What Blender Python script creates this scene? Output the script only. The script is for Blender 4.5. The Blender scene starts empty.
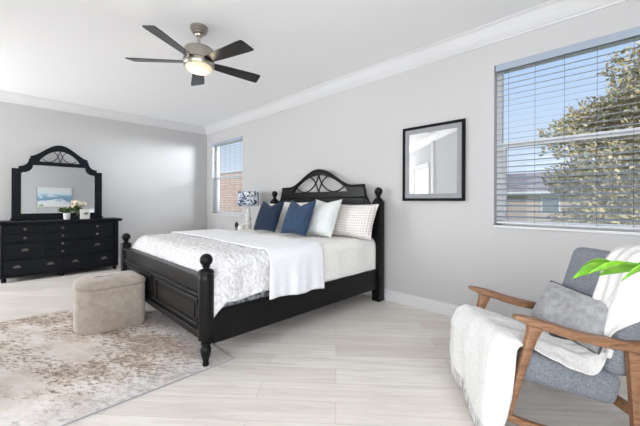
import bpy, bmesh, math, random
from mathutils import Vector, Matrix, noise
from math import sin, cos, pi, radians, sqrt
random.seed(7)
SC = bpy.context.scene
COL = SC.collection

# ------------------------------------------------------------------ camera
HY, FPX, YAW, ROLL, CAMZ = 202.05, 314.95, 0.7776, 0.0042, 1.14
cd = bpy.data.cameras.new('camera'); cam = bpy.data.objects.new('camera', cd); COL.objects.link(cam)
_R = Vector((cos(YAW), sin(YAW), 0)); _V = Vector((-sin(YAW), cos(YAW), 0)); _U = Vector((0, 0, 1))
_cx = _R*cos(ROLL) + _U*sin(ROLL); _cy = _U*cos(ROLL) - _R*sin(ROLL); _cz = -_V
cam.matrix_world = Matrix(((_cx.x, _cy.x, _cz.x, 0), (_cx.y, _cy.y, _cz.y, 0), (_cx.z, _cy.z, _cz.z, CAMZ), (0, 0, 0, 1)))
cd.sensor_width = 36; cd.sensor_fit = 'HORIZONTAL'; cd.lens = FPX/640*36
cd.shift_y = -(213-HY)/640; cd.clip_start = .02; cd.clip_end = 300
SC.camera = cam

# ------------------------------------------------------------------ world, sun, fill lights, exposure
SC.view_settings.view_transform = 'Standard'; SC.view_settings.look = 'None'
SC.view_settings.exposure = 0.22; SC.view_settings.gamma = 1.0; SC.view_settings.use_curve_mapping = False
SC.cycles.use_denoising = True; SC.cycles.max_bounces = 10; SC.cycles.diffuse_bounces = 6
SC.cycles.glossy_bounces = 5; SC.cycles.transparent_max_bounces = 16; SC.cycles.sample_clamp_indirect = 6
w = bpy.data.worlds.new('sky'); SC.world = w; w.use_nodes = True
nt = w.node_tree; bg = nt.nodes['Background']
tc = nt.nodes.new('ShaderNodeTexCoord'); sp = nt.nodes.new('ShaderNodeSeparateXYZ'); cr = nt.nodes.new('ShaderNodeValToRGB')
nt.links.new(tc.outputs['Generated'], sp.inputs[0]); nt.links.new(sp.outputs['Z'], cr.inputs[0]); nt.links.new(cr.outputs[0], bg.inputs[0])
cr.color_ramp.elements[0].position = 0.0; cr.color_ramp.elements[0].color = (.70, .80, .92, 1)
cr.color_ramp.elements[1].position = .55; cr.color_ramp.elements[1].color = (.30, .49, .84, 1)
bg.inputs[1].default_value = 1.0

def light(name, kind, loc, energy, color=(1, 1, 1), direction=None, **kw):
    d = bpy.data.lights.new(name, kind); d.energy = energy; d.color = color
    for k, v in kw.items(): setattr(d, k, v)
    o = bpy.data.objects.new(name, d); COL.objects.link(o); o.location = loc
    if direction is not None: o.rotation_euler = Vector(direction).to_track_quat('-Z', 'Y').to_euler()
    return o
light('sun', 'SUN', (0, -20, 30), 2.9, (1, .95, .86), (-.45, .62, -.62), angle=.01)
# added area lights behind the camera, brightening the room as fill
light('right_fill_light', 'AREA', (1.955, -1.0, 1.3), 78, (.92, .96, 1), (-1, 0, .02), shape='RECTANGLE', size=2.8, size_y=2.3)
light('rear_fill_light', 'AREA', (-.2, -2.955, 1.45), 58, (.92, .96, 1), (0, 1, .02), shape='RECTANGLE', size=3.4, size_y=1.9)
light('alcove_fill_light', 'AREA', (-5.92, -2.955, 1.4), 118, (.93, .97, 1), (0, 1, .02), shape='RECTANGLE', size=1.2, size_y=2.1)
# light thrown in through the small corner window on to the far wall
light('corner_window_daylight', 'SPOT', (-4.45, 5.4, 2.5), 1050, (.9, .95, 1), (-2.19, -2.9, -.65), spot_size=radians(50), spot_blend=1, shadow_soft_size=.45)

# ------------------------------------------------------------------ materials
def lin(c):
    return tuple((x/255/12.92 if x/255 <= .04045 else ((x/255+.055)/1.055)**2.4) for x in c)
MATS = {}
def mat(name, rgb, rough=.5, metal=0, spec=.5, emit=None, sheen=0):
    if name in MATS: return MATS[name]
    m = bpy.data.materials.new(name); m.use_nodes = True
    b = m.node_tree.nodes['Principled BSDF']
    b.inputs['Base Color'].default_value = (*lin(rgb), 1); b.inputs['Roughness'].default_value = rough
    b.inputs['Metallic'].default_value = metal; b.inputs['Specular IOR Level'].default_value = spec
    if sheen: b.inputs['Sheen Weight'].default_value = sheen; b.inputs['Sheen Roughness'].default_value = .4
    if emit: b.inputs['Emission Color'].default_value = (*lin(emit[0]), 1); b.inputs['Emission Strength'].default_value = emit[1]
    MATS[name] = m; return m
def N(m, t, **kw):
    n = m.node_tree.nodes.new(t)
    for k, v in kw.items(): setattr(n, k, v)
    return n
def L(m, a, b): m.node_tree.links.new(a, b)
def bsdf(m): return m.node_tree.nodes['Principled BSDF']
def coords(m, scale=(1, 1, 1), rot=(0, 0, 0), loc=(0, 0, 0)):
    t = N(m, 'ShaderNodeTexCoord'); p = N(m, 'ShaderNodeMapping')
    p.inputs['Scale'].default_value = scale; p.inputs['Rotation'].default_value = rot; p.inputs['Location'].default_value = loc
    L(m, t.outputs['Object'], p.inputs[0]); return p.outputs[0]
def noise_tex(m, co, scale, detail=4, rough=.55, dist=0):
    n = N(m, 'ShaderNodeTexNoise'); n.inputs['Scale'].default_value = scale; n.inputs['Detail'].default_value = detail
    n.inputs['Roughness'].default_value = rough; n.inputs['Distortion'].default_value = dist
    L(m, co, n.inputs['Vector']); return n.outputs['Fac']
def ramp(m, fac, stops, interp='LINEAR'):
    r = N(m, 'ShaderNodeValToRGB'); L(m, fac, r.inputs[0]); cr = r.color_ramp; cr.interpolation = interp
    while len(cr.elements) < len(stops): cr.elements.new(.5)
    for e, (p, c) in zip(cr.elements, stops): e.position = p; e.color = (*lin(c), 1)
    return r.outputs[0]
def mixc(m, fac, a, b, blend='MIX'):
    x = N(m, 'ShaderNodeMix', data_type='RGBA', blend_type=blend)
    for s, v in ((x.inputs[0], fac), (x.inputs[6], a), (x.inputs[7], b)):
        if hasattr(v, 'is_linked'): L(m, v, s)
        elif isinstance(v, (int, float)): s.default_value = v
        else: s.default_value = (*lin(v), 1)
    return x.outputs[2]
def bump(m, h, strength=.3, dist=.01):
    b = N(m, 'ShaderNodeBump'); b.inputs['Strength'].default_value = strength; b.inputs['Distance'].default_value = dist
    L(m, h, b.inputs['Height']); L(m, b.outputs[0], bsdf(m).inputs['Normal'])

WALL = mat('wall_paint', (197, 196, 196), .85, spec=.2)
CEIL = mat('ceiling_paint', (240, 240, 241), .9, spec=.1)
TRIM = mat('white_trim', (218, 218, 219), .5)
for m_ in (WALL, CEIL): bump(m_, noise_tex(m_, coords(m_), 60, 3), .06, .004)

def make_floor():
    m = mat('plank_floor', (205, 198, 190), .38, spec=.35)
    co = coords(m, rot=(0, 0, -pi/4+.06))
    br = N(m, 'ShaderNodeTexBrick'); L(m, co, br.inputs['Vector']); br.offset = .37; br.offset_frequency = 2
    br.inputs['Color1'].default_value = (*lin((239, 234, 226)), 1); br.inputs['Color2'].default_value = (*lin((198, 187, 175)), 1)
    br.inputs['Mortar'].default_value = (*lin((168, 158, 150)), 1); br.inputs['Scale'].default_value = 1
    br.inputs['Mortar Size'].default_value = .0022; br.inputs['Brick Width'].default_value = 1.25; br.inputs['Row Height'].default_value = .18
    br.inputs['Bias'].default_value = -.15
    co2 = coords(m, scale=(1.1, 14, 1), rot=(0, 0, -pi/4+.06))
    # Mapping applies scale before rotation, so rotate first through the brick coordinates
    sc = N(m, 'ShaderNodeMapping'); sc.inputs['Scale'].default_value = (1.0, 13, 1); L(m, co, sc.inputs[0])
    g = noise_tex(m, sc.outputs[0], 2.6, 10, .74, .5)
    g2 = noise_tex(m, sc.outputs[0], .8, 3, .5, .4)
    c = mixc(m, .75, br.outputs['Color'], ramp(m, g, [(.30, (146, 133, 122)), (.47, (222, 215, 208)), (.66, (254, 252, 250))]), 'MULTIPLY')
    c = mixc(m, .30, c, ramp(m, g2, [(.3, (176, 166, 156)), (.7, (238, 235, 232))]))
    c = mixc(m, .32, c, (252, 248, 244))
    L(m, c, bsdf(m).inputs['Base Color']); bump(m, g, .05, .003)
    return m
FLOOR = make_floor()

def make_rug():
    m = mat('faded_rug', (205, 197, 190), .95, spec=.1)
    co = coords(m, rot=(0, 0, -.5)); sc = N(m, 'ShaderNodeMapping'); sc.inputs['Scale'].default_value = (1, 2.0, 1); L(m, co, sc.inputs[0])
    big = noise_tex(m, sc.outputs[0], 1.5, 3, .5, .6)
    fine = noise_tex(m, sc.outputs[0], 20, 10, .82, .2)
    base = ramp(m, noise_tex(m, sc.outputs[0], 3.2, 7, .65), [(.3, (196, 181, 168)), (.5, (220, 210, 202)), (.7, (234, 231, 230))])
    # worn brown field patches, stronger towards the bed side of the rug
    t = N(m, 'ShaderNodeTexCoord'); s = N(m, 'ShaderNodeSeparateXYZ'); L(m, t.outputs['Object'], s.inputs[0])
    mr = N(m, 'ShaderNodeMapRange'); L(m, s.outputs['Y'], mr.inputs[0]); mr.inputs[1].default_value = -.25; mr.inputs[2].default_value = 1.1
    mr.inputs[3].default_value = -.05; mr.inputs[4].default_value = .14
    ad = N(m, 'ShaderNodeMath', operation='MULTIPLY_ADD'); L(m, fine, ad.inputs[0]); ad.inputs[1].default_value = 1.5; L(m, big, ad.inputs[2])
    ad2 = N(m, 'ShaderNodeMath', operation='ADD'); L(m, ad.outputs[0], ad2.inputs[0]); L(m, mr.outputs[0], ad2.inputs[1])
    hv = N(m, 'ShaderNodeMath', operation='MULTIPLY'); L(m, ad2.outputs[0], hv.inputs[0]); hv.inputs[1].default_value = .5
    msk = ramp(m, hv.outputs[0], [(.622, (0, 0, 0)), (.69, (240, 240, 240))])
    col = mixc(m, msk, base, ramp(m, fine, [(.46, (186, 168, 152)), (.60, (104, 84, 70))]))
    # pale border
    def edge(sock, a, b):
        q = N(m, 'ShaderNodeMapRange'); L(m, sock, q.inputs[0]); q.inputs[1].default_value = a; q.inputs[2].default_value = b; return q.outputs[0]
    mx = N(m, 'ShaderNodeMath', operation='MAXIMUM'); L(m, edge(s.outputs['X'], -2.32, -2.16), mx.inputs[0]); L(m, edge(s.outputs['Y'], .98, 1.1), mx.inputs[1])
    bord = ramp(m, noise_tex(m, co, 22, 5, .6), [(.38, (196, 194, 196)), (.6, (226, 226, 228))])
    hf = N(m, 'ShaderNodeMath', operation='MULTIPLY'); L(m, mx.outputs[0], hf.inputs[0]); hf.inputs[1].default_value = .5
    col = mixc(m, hf.outputs[0], col, bord)
    L(m, col, bsdf(m).inputs['Base Color']); bump(m, fine, .4, .006)
    return m
RUG = make_rug()
RUGEDGE = mat('rug_binding', (150, 150, 156), .9)

def wood(name, dark, light_, rough, scale=(1, 12, 12), spec=.5):
    m = mat(name, light_, rough, spec=spec); co = coords(m, scale=scale)
    g = noise_tex(m, co, 3, 6, .6, 1.0); L(m, ramp(m, g, [(.3, dark), (.7, light_)]), bsdf(m).inputs['Base Color']); bump(m, g, .06, .002); return m
BLACK = wood('black_wood', (9, 9, 10), (17, 17, 19), .34, (2, 2, 14), .22)
DRESS = wood('blue_black_wood', (8, 11, 17), (15, 20, 30), .42, (14, 2, 14), .2)
ARM = wood('walnut_wood', (112, 78, 54), (170, 126, 93), .42, (3, 22, 22))
BLADE = wood('espresso_blade', (12, 11, 12), (24, 22, 22), .26, (3, 3, 3))
NICKEL = mat('brushed_nickel', (176, 170, 160), .28, 1)
DARKMETAL = mat('dark_pewter', (112, 109, 104), .35, .9)

def cloth(name, c1, c2, scale=60, rough=.92, b=.35, sheen=.15, dist=.004):
    m = mat(name, c2, rough, spec=.15, sheen=sheen); co = coords(m)
    g = noise_tex(m, co, scale, 5, .65); L(m, ramp(m, g, [(.35, c1), (.65, c2)]), bsdf(m).inputs['Base Color']); bump(m, g, b, dist); return m
NAVY = cloth('navy_linen', (44, 60, 84), (64, 84, 110))
SLATE = cloth('slate_blue_linen', (34, 44, 62), (48, 61, 82))
SHAM = cloth('white_sham_cotton', (222, 218, 214), (238, 236, 232))
SAGE = cloth('pale_sage_linen', (206, 212, 210), (224, 228, 226))
THROW = cloth('white_throw_wool', (234, 235, 239), (246, 247, 250), 90)
CHAIRFAB = cloth('grey_blue_tweed', (110, 115, 123), (150, 154, 161), 140, b=.3)
CUSH = cloth('silver_grey_velvet', (140, 140, 142), (172, 172, 174), 26, .7, .2, .5)
PIPE = mat('charcoal_piping', (84, 84, 88), .8)
KNIT = cloth('cream_white_knit', (214, 213, 211), (236, 235, 233), 120, b=.5)
OTTO = cloth('beige_velvet', (166, 154, 143), (186, 174, 163), 14, .85, .12, .45)
def dotted(name, c1, c2, sx, drape):
    m = mat(name, c2, .9, spec=.15); t = N(m, 'ShaderNodeTexCoord'); s = N(m, 'ShaderNodeSeparateXYZ'); L(m, t.outputs['Object'], s.inputs[0])
    c = N(m, 'ShaderNodeCombineXYZ'); v = N(m, 'ShaderNodeTexVoronoi', voronoi_dimensions='2D'); v.inputs['Scale'].default_value = sx; v.inputs['Randomness'].default_value = .12
    if drape:   # pattern follows the cloth across the top and down the side
        d = N(m, 'ShaderNodeMath', operation='SUBTRACT'); L(m, s.outputs['X'], d.inputs[0]); L(m, s.outputs['Z'], d.inputs[1])
        L(m, s.outputs['Y'], c.inputs[0]); L(m, d.outputs[0], c.inputs[1])
    else:
        L(m, s.outputs['X'], c.inputs[0]); L(m, s.outputs['Z'], c.inputs[1])
    L(m, c.outputs[0], v.inputs['Vector'])
    L(m, ramp(m, v.outputs['Distance'], [(.18, c1), (.40, c2)]), bsdf(m).inputs['Base Color'])
    iv = N(m, 'ShaderNodeMath', operation='SUBTRACT'); iv.inputs[0].default_value = 1; L(m, v.outputs['Distance'], iv.inputs[1]); bump(m, iv.outputs[0], .5, .005); return m
DOTS = dotted('dotted_matelasse', (224, 222, 219), (250, 248, 245), 42, True)
DOTSHAM = dotted('dotted_sham_cotton', (196, 188, 184), (232, 227, 223), 36, False)
def make_quilt():
    m = mat('crinkled_quilt', (236, 235, 236), .92, spec=.15); co = coords(m)
    a = noise_tex(m, co, 38, 4, .6, .6)
    L(m, ramp(m, a, [(.36, (216, 215, 217)), (.54, (240, 239, 240))]), bsdf(m).inputs['Base Color']); bump(m, a, .9, .02); return m
QUILT = make_quilt()
def make_damask():
    m = mat('grey_mattress_ticking', (120, 120, 128), .9); co = coords(m)
    L(m, ramp(m, noise_tex(m, co, 40, 3), [(.45, (96, 97, 106)), (.55, (176, 177, 184))]), bsdf(m).inputs['Base Color']); return m
TICK = make_damask()
CERAM = mat('white_ceramic', (232, 230, 226), .35)
GREYPOT = mat('grey_ceramic', (150, 150, 150), .5)
LEAF = wood('leaf_green', (52, 92, 34), (120, 158, 62), .45, (8, 8, 8))
BRIGHTLEAF = wood('bright_leaf_green', (70, 140, 24), (140, 200, 50), .35, (6, 6, 6))
SHRUB = wood('small_plant_green', (50, 74, 36), (98, 124, 62), .5, (10, 10, 10))
PETAL = mat('cream_petal', (228, 217, 192), .7)
DARKGREEN = mat('dark_succulent', (34, 46, 36), .5)
SOIL = mat('potting_soil', (60, 46, 36), .95)
def make_shade():
    m = mat('blue_floral_shade', (225, 228, 232), .85); co = coords(m); v = N(m, 'ShaderNodeTexVoronoi', feature='SMOOTH_F1'); v.inputs['Scale'].default_value = 26
    n = N(m, 'ShaderNodeTexNoise'); n.inputs['Scale'].default_value = 9; L(m, co, n.inputs['Vector'])
    x = mixc(m, .22, co, n.outputs['Color'], 'ADD'); L(m, x, v.inputs['Vector'])
    L(m, ramp(m, v.outputs['Distance'], [(.30, (36, 54, 92)), (.38, (110, 132, 166)), (.45, (224, 228, 232))]), bsdf(m).inputs['Base Color']); return m
FLORAL = make_shade()
MIRROR = mat('mirror_silver', (236, 240, 242), .015, 1)
def make_glass():
    m = bpy.data.materials.new('window_glass'); m.use_nodes = True; t = m.node_tree
    for n in list(t.nodes):
        if n.type == 'BSDF_PRINCIPLED': t.nodes.remove(n)
    a = t.nodes.new('ShaderNodeBsdfTransparent'); a.inputs[0].default_value = (.97, .98, .98, 1)
    g = t.nodes.new('ShaderNodeBsdfGlossy'); g.inputs['Roughness'].default_value = .02
    x = t.nodes.new('ShaderNodeMixShader'); x.inputs[0].default_value = .02
    t.links.new(a.outputs[0], x.inputs[1]); t.links.new(g.outputs[0], x.inputs[2])
    t.links.new(x.outputs[0], t.nodes['Material Output'].inputs[0]); return m
GLASS = make_glass()
def make_print():
    # pale print behind glossy glass
    m = bpy.data.materials.new('glazed_print'); m.use_nodes = True; t = m.node_tree
    b = t.nodes['Principled BSDF']; b.inputs['Base Color'].default_value = (*lin((226, 228, 230)), 1); b.inputs['Roughness'].default_value = .6
    g = t.nodes.new('ShaderNodeBsdfGlossy'); g.inputs['Roughness'].default_value = .02; g.inputs[0].default_value = (.95, .96, .97, 1)
    x = t.nodes.new('ShaderNodeMixShader'); x.inputs[0].default_value = .72
    t.links.new(b.outputs[0], x.inputs[1]); t.links.new(g.outputs[0], x.inputs[2]); t.links.new(x.outputs[0], t.nodes['Material Output'].inputs[0]); return m
PRINT = make_print()
MATBOARD = mat('grey_mat_board', (150, 150, 155), .8)
FRAMEBLK = mat('black_frame', (10, 10, 11), .6, spec=.2)
SLAT = mat('shaded_blind_slat', (160, 165, 172), .55); SLAT2 = mat('white_blind_slat', (216, 218, 220), .55)  # SLAT: shade on the backlit big-window slats is put into the grey
VINYL = mat('white_vinyl', (226, 228, 230), .45)
BULB = mat('frosted_lamp_glass', (240, 226, 196), .4, emit=((255, 226, 178), .16))

# ------------------------------------------------------------------ mesh helpers
class MB:
    def __init__(s): s.bm = bmesh.new()
    def box(s, c, size, rot=None, bevel=0, seg=2):
        M = Matrix.Translation(c) @ (rot.to_4x4() if rot else Matrix.Identity(4)) @ Matrix.Diagonal((*size, 1))
        r = bmesh.ops.create_cube(s.bm, size=1, matrix=M)
        if bevel:
            vs = set(r['verts']); es = [e for e in s.bm.edges if e.verts[0] in vs and e.verts[1] in vs]
            bmesh.ops.bevel(s.bm, geom=es, offset=bevel, segments=seg, profile=.5, affect='EDGES')
        return s
    def bb(s, a, b, bevel=0, seg=2):
        a, b = Vector(a), Vector(b); return s.box((a+b)/2, [abs(x) for x in (b-a)], None, bevel, seg)
    def lathe(s, prof, c=(0, 0, 0), seg=24, sx=1, sy=1):
        rings = []
        for r, z in prof:
            if r < 1e-5: rings.append([s.bm.verts.new((c[0], c[1], c[2]+z))])
            else: rings.append([s.bm.verts.new((c[0]+sx*r*cos(2*pi*k/seg), c[1]+sy*r*sin(2*pi*k/seg), c[2]+z)) for k in range(seg)])
        for A, B in zip(rings, rings[1:]):
            for k in range(seg):
                k2 = (k+1) % seg
                if len(A) == 1 and len(B) == 1: continue
                if len(A) == 1: s.bm.faces.new((A[0], B[k2], B[k]))
                elif len(B) == 1: s.bm.faces.new((A[k], A[k2], B[0]))
                else: s.bm.faces.new((A[k], A[k2], B[k2], B[k]))
        for Rg in (rings[0], rings[-1]):
            if len(Rg) > 1: s.bm.faces.new(Rg)
        return s
    def sphere(s, c, r, seg=20, sc=(1, 1, 1)):
        bmesh.ops.create_uvsphere(s.bm, u_segments=seg, v_segments=max(6, seg*2//3), radius=r, matrix=Matrix.Translation(c) @ Matrix.Diagonal((*sc, 1))); return s
    def tube(s, pts, rad, seg=10, closed=False, flat=1.0):
        pts = [Vector(p) for p in pts]; n = len(pts)
        rads = rad if isinstance(rad, (list, tuple)) else [rad]*n
        rings = []; up = None
        for i, p in enumerate(pts):
            if closed: t = pts[(i+1) % n]-pts[i-1]
            else: t = pts[min(i+1, n-1)]-pts[max(i-1, 0)]
            t.normalize()
            if up is None:
                up = Vector((0, 0, 1)) if abs(t.z) < .9 else Vector((1, 0, 0))
            up = (up - t*up.dot(t)).normalized(); sd = t.cross(up)
            rings.append([s.bm.verts.new(p + (sd*cos(2*pi*k/seg) + up*flat*sin(2*pi*k/seg))*rads[i]) for k in range(seg)])
        m = n if closed else n-1
        for i in range(m):
            A, B = rings[i], rings[(i+1) % n]
            for k in range(seg): s.bm.faces.new((A[k], A[(k+1) % seg], B[(k+1) % seg], B[k]))
        if not closed:
            s.bm.faces.new(rings[0][::-1]); s.bm.faces.new(rings[-1])
        return s
    def grid(s, nu, nv, f, wrap=False):
        V = [[s.bm.verts.new(f(i/(nu-1), j/(nv-1))) for j in range(nv)] for i in range(nu)]
        for i in range(nu-1):
            for j in range(nv-1): s.bm.faces.new((V[i][j], V[i+1][j], V[i+1][j+1], V[i][j+1]))
        return s
    def loft(s, rings):
        R = [[s.bm.verts.new(p) for p in r] for r in rings]; n = len(R[0])
        for A, B in zip(R, R[1:]):
            for k in range(n): s.bm.faces.new((A[k], A[(k+1) % n], B[(k+1) % n], B[k]))
        s.bm.faces.new(R[0][::-1]); s.bm.faces.new(R[-1]); return s
    def build(s, name, material, parent=None, smooth=True, angle=40, solid=0, subsurf=0):
        bmesh.ops.remove_doubles(s.bm, verts=s.bm.verts, dist=1e-6)
        bmesh.ops.recalc_face_normals(s.bm, faces=s.bm.faces)
        me = bpy.data.meshes.new(name); s.bm.to_mesh(me); s.bm.free()
        return link(name, me, material, parent, smooth, angle, solid, subsurf)
def link(name, me, material, parent=None, smooth=True, angle=40, solid=0, subsurf=0):
    me.materials.clear(); me.materials.append(material)
    if smooth:
        me.polygons.foreach_set('use_smooth', [True]*len(me.polygons))
        me.set_sharp_from_angle(angle=radians(angle))
    o = bpy.data.objects.new(name, me); COL.objects.link(o)
    if parent: o.parent = parent
    if solid:
        md = o.modifiers.new('solid', 'SOLIDIFY'); md.thickness = solid; md.offset = 0
    if subsurf:
        md = o.modifiers.new('sub', 'SUBSURF'); md.levels = subsurf; md.render_levels = subsurf
    return o
def shape2d(splines, depth, bevel=0, res=2):
    """filled outline with holes, extruded; outline lies in its own x-y plane, depth along z (centred)"""
    cu = bpy.data.curves.new('outline', 'CURVE'); cu.dimensions = '2D'; cu.fill_mode = 'BOTH'; cu.extrude = depth/2-bevel; cu.bevel_depth = bevel; cu.bevel_resolution = res
    for pts in splines:
        sp_ = cu.splines.new('POLY'); sp_.points.add(len(pts)-1)
        for p, q in zip(sp_.points, pts): p.co = (q[0], q[1], 0, 1)
        sp_.use_cyclic_u = True
    o = bpy.data.objects.new('outline', cu); COL.objects.link(o)
    dg = bpy.context.evaluated_depsgraph_get(); me = bpy.data.meshes.new_from_object(o.evaluated_get(dg))
    bpy.data.objects.remove(o); bpy.data.curves.remove(cu); return me
def tag(o, label, cat=None, group=None, kind=None):
    if label: o['label'] = label
    if cat: o['category'] = cat
    if group: o['group'] = group
    if kind: o['kind'] = kind
    return o
def thing(name, label, cat, loc, rz=0, group=None):
    o = bpy.data.objects.new(name, None); COL.objects.link(o); o.location = loc; o.rotation_euler = (0, 0, rz); o.empty_display_size = .1
    return tag(o, label, cat, group)
def struct(o): o['kind'] = 'structure'; return o
def cat_rom(P, t):
    n = len(P)-1; x = min(max(t, 0), .999999)*n; i = int(x); f = x-i
    p0, p1, p2, p3 = P[max(i-1, 0)], P[i], P[i+1], P[min(i+2, n)]
    return .5*((2*p1) + (p2-p0)*f + (2*p0-5*p1+4*p2-p3)*f*f + (3*p1-p0-3*p2+p3)*f**3)

# ------------------------------------------------------------------ room shell
XL, YB, ZC, XR, YR = -6.64, 3.19, 2.743, 2.0, -3.0
WT = .16
W1 = (-.895, .93, .935, 2.40)      # big window x0,x1,z0,z1
W2 = (-6.375, -5.19, .885, 2.375)  # small window
struct(MB().bb((XL-.2, YR-.3, -.12), (XR+.2, YB+WT, 0)).build('floor', FLOOR, smooth=False))
struct(MB().bb((XL-.2, YR-.3, ZC), (XR+.2, YB+WT, ZC+.25)).build('ceiling', CEIL, smooth=False))
mb = MB(); y0, y1 = YB, YB+WT
for a, b, c, d in ((XL-.2, W2[0], 0, ZC), (W2[0], W2[1], 0, W2[2]), (W2[0], W2[1], W2[3], ZC), (W2[1], W1[0], 0, ZC), (W1[0], W1[1], 0, W1[2]), (W1[0], W1[1], W1[3], ZC), (W1[1], XR+.2, 0, ZC)):
    mb.bb((a, y0, c), (b, y1, d))
struct(mb.build('wall_back', WALL, smooth=False))
struct(MB().bb((XL-.2, YR-.3, 0), (XL, YB, ZC)).build('wall_left', WALL, smooth=False))
struct(MB().bb((XR, YR-.3, 0), (XR+.2, YB, ZC)).build('wall_right', WALL, smooth=False))
# walls behind the camera: a closet block with a slanted face, and the rear wall
SA, SB = Vector((-2.36, -.17, 0)), Vector((-5.2, -3.01, 0))
mb = MB()
poly = [(-2.36, -.17), (-5.2, -3.01), (-5.2, YR-.3), (-2.36, YR-.3)]
vs = [mb.bm.verts.new((x, y, z)) for z in (0, ZC) for x, y in poly]
mb.bm.faces.new(vs[:4]); mb.bm.faces.new(vs[4:])
for k in range(4): mb.bm.faces.new((vs[k], vs[(k+1) % 4], vs[4+(k+1) % 4], vs[4+k]))
struct(mb.build('wall_slanted', WALL, smooth=False))
mb = MB(); mb.bb((-2.36, YR-.3, 0), (XR, YR, ZC)); mb.bb((XL, YR-.3, 0), (-5.2, YR, ZC))
struct(mb.build('wall_rear', WALL, smooth=False))

CROWN = [(0, 0), (.012, 0), (.016, .012), (.03, .02), (.055, .045), (.085, .085), (.105, .112), (.118, .12), (.131, .124), (.131, .133), (0, .133)]
def run_profile(name, A, B, nrm, prof, z0, m, ext=(0, 0)):
    """sweep a wall profile from A to B; nrm points into the room; prof = (out, up)"""
    A, B, nrm = Vector((*A, 0)), Vector((*B, 0)), Vector((*nrm, 0)); d = (B-A).normalized(); mb = MB(); rings = []
    for P, s_ in ((A, ext[0]), (B, -ext[1])):
        rings.append([P + nrm*o + d*(s_*o) + Vector((0, 0, z0+u)) for o, u in prof])
    mb.loft(rings); return struct(mb.build(name, m, smooth=False))
run_profile('trim_1', (XL, YB), (XR, YB), (0, -1), CROWN, ZC-.133, TRIM, (1, 1))
run_profile('trim_2', (XL, YR), (XL, YB), (1, 0), CROWN, ZC-.133, TRIM, (1, 1))
run_profile('trim_3', (XR, YB), (XR, YR), (-1, 0), CROWN, ZC-.133, TRIM, (1, 1))
s2 = sqrt(.5)
run_profile('trim_4', (-2.36, -.17), (-5.2, -3.01), (-s2, s2), CROWN, ZC-.133, TRIM, (0, .5))
BASE = [(0, 0), (.016, 0), (.016, .085), (.012, .098), (.007, .108), (.006, .118), (0, .118)]
run_profile('baseboard_back', (XL, YB), (XR, YB), (0, -1), BASE, 0, TRIM, (1, 1))
run_profile('baseboard_left', (XL, YR), (XL, YB), (1, 0), BASE, 0, TRIM, (1, 1))
run_profile('baseboard_right', (XR, YB), (XR, YR), (-1, 0), BASE, 0, TRIM, (1, 1))
# door in the slanted wall (only its reflection shows)
dn = Vector((-s2, s2, 0)); dd = Vector((-s2, -s2, 0))
def on_slant(t, o, z): return SA + dd*t + dn*o + Vector((0, 0, z))
rotS = Matrix((( -s2, -s2, 0), (-s2, s2, 0), (0, 0, 1)))
DOORM = mat('cream_door', (238, 226, 206), .5)
mb = MB(); mb.box(on_slant(2.05, .02, 1.02), (1.05, .04, 2.03), rotS, .004)
door = struct(mb.build('door_1', DOORM, smooth=False))
mb = MB()
for t_ in (1.48, 2.62): mb.box(on_slant(t_, .03, 1.05), (.09, .06, 2.1), rotS, .006)
mb.box(on_slant(2.05, .03, 2.09), (1.23, .06, .09), rotS, .006); mb.build('door_casing', TRIM, door, smooth=False)
mb = MB(); mb.sphere(on_slant(2.47, .085, .98), .03, 14); mb.lathe([(.012, 0), (.012, .05)], (0, 0, 0)); 
mb.bm.verts.ensure_lookup_table(); mb.build('door_handle', DARKMETAL, door)
mb = MB(); mb.box(on_slant(1.30, .02, ZC/2), (.16, .04, ZC-.02), rotS); struct(mb.build('trim_5', TRIM, smooth=False))

# windows ------------------------------------------------------------
def window(idx, W, mid):
    x0, x1, z0, z1 = W; ya = YB+.085; yb = YB+.135
    mb = MB(); f = .045
    for a, b, c, d in ((x0, x0+f, z0, z1), (x1-f, x1, z0, z1), (x0, x1, z0, z0+f), (x0, x1, z1-f, z1)): mb.bb((a, ya, c), (b, yb, d), .004)
    root = struct(mb.build('window_%d' % idx, VINYL, smooth=False))
    mb = MB(); mb.bb((x0+f, ya-.006, mid-.025), (x1-f, yb, mid+.025), .004)
    for a, b in ((x0+f, x0+f+.03), (x1-f-.03, x1-f)): mb.bb((a, ya+.005, z0+f), (b, yb-.005, mid), .003)
    mb.build('window_sash', VINYL, root, smooth=False)
    mb = MB(); mb.bb((x0+f, YB+.112, z0+f), (x1-f, YB+.116, mid-.025)); mb.bb((x0+f, YB+.112, mid+.025), (x1-f, YB+.116, z1-f))
    mb.build('window_pane', GLASS, root, smooth=False)
    mb = MB(); mb.bb((x0-.0, YB-.02, z0-.022), (x1, YB+.085, z0+.0005), .004); mb.build('window_sill', TRIM, root, smooth=False)
    return root
window(1, W1, 1.672); window(2, W2, 1.64)

# made-up door and windows with shades, added unseen to back the fill lights
ADDEDSHADE = mat('added_shade', (232, 234, 236), .9)
def added_opening(name, c, across, width, z0, z1, nrm):
    a, n = Vector(across), Vector(nrm); c = Vector(c); f = .06
    def bx(mb, s0, s1, za, zb, o0, o1):
        p, q = c+a*s0+n*o0+Vector((0, 0, za)), c+a*s1+n*o1+Vector((0, 0, zb)); mb.bb(p, q, .003)
    mb = MB(); h = width/2
    for s0, s1, za, zb in ((-h-f, -h, z0, z1), (h, h+f, z0, z1), (-h-f, h+f, z1, z1+f)) + (((-h-f, h+f, z0-f, z0),) if z0 > .1 else ()): bx(mb, s0, s1, za, zb, .001, .035)
    r = struct(mb.build(name, TRIM, smooth=False)); mb = MB(); bx(mb, -h, h, z0, z1, .001, .012); mb.build('added_shade', ADDEDSHADE, r, smooth=False)
added_opening('door_added_right', (XR, -1.0, 0), (0, 1, 0), 2.84, .01, 2.45, (-1, 0, 0))
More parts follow.
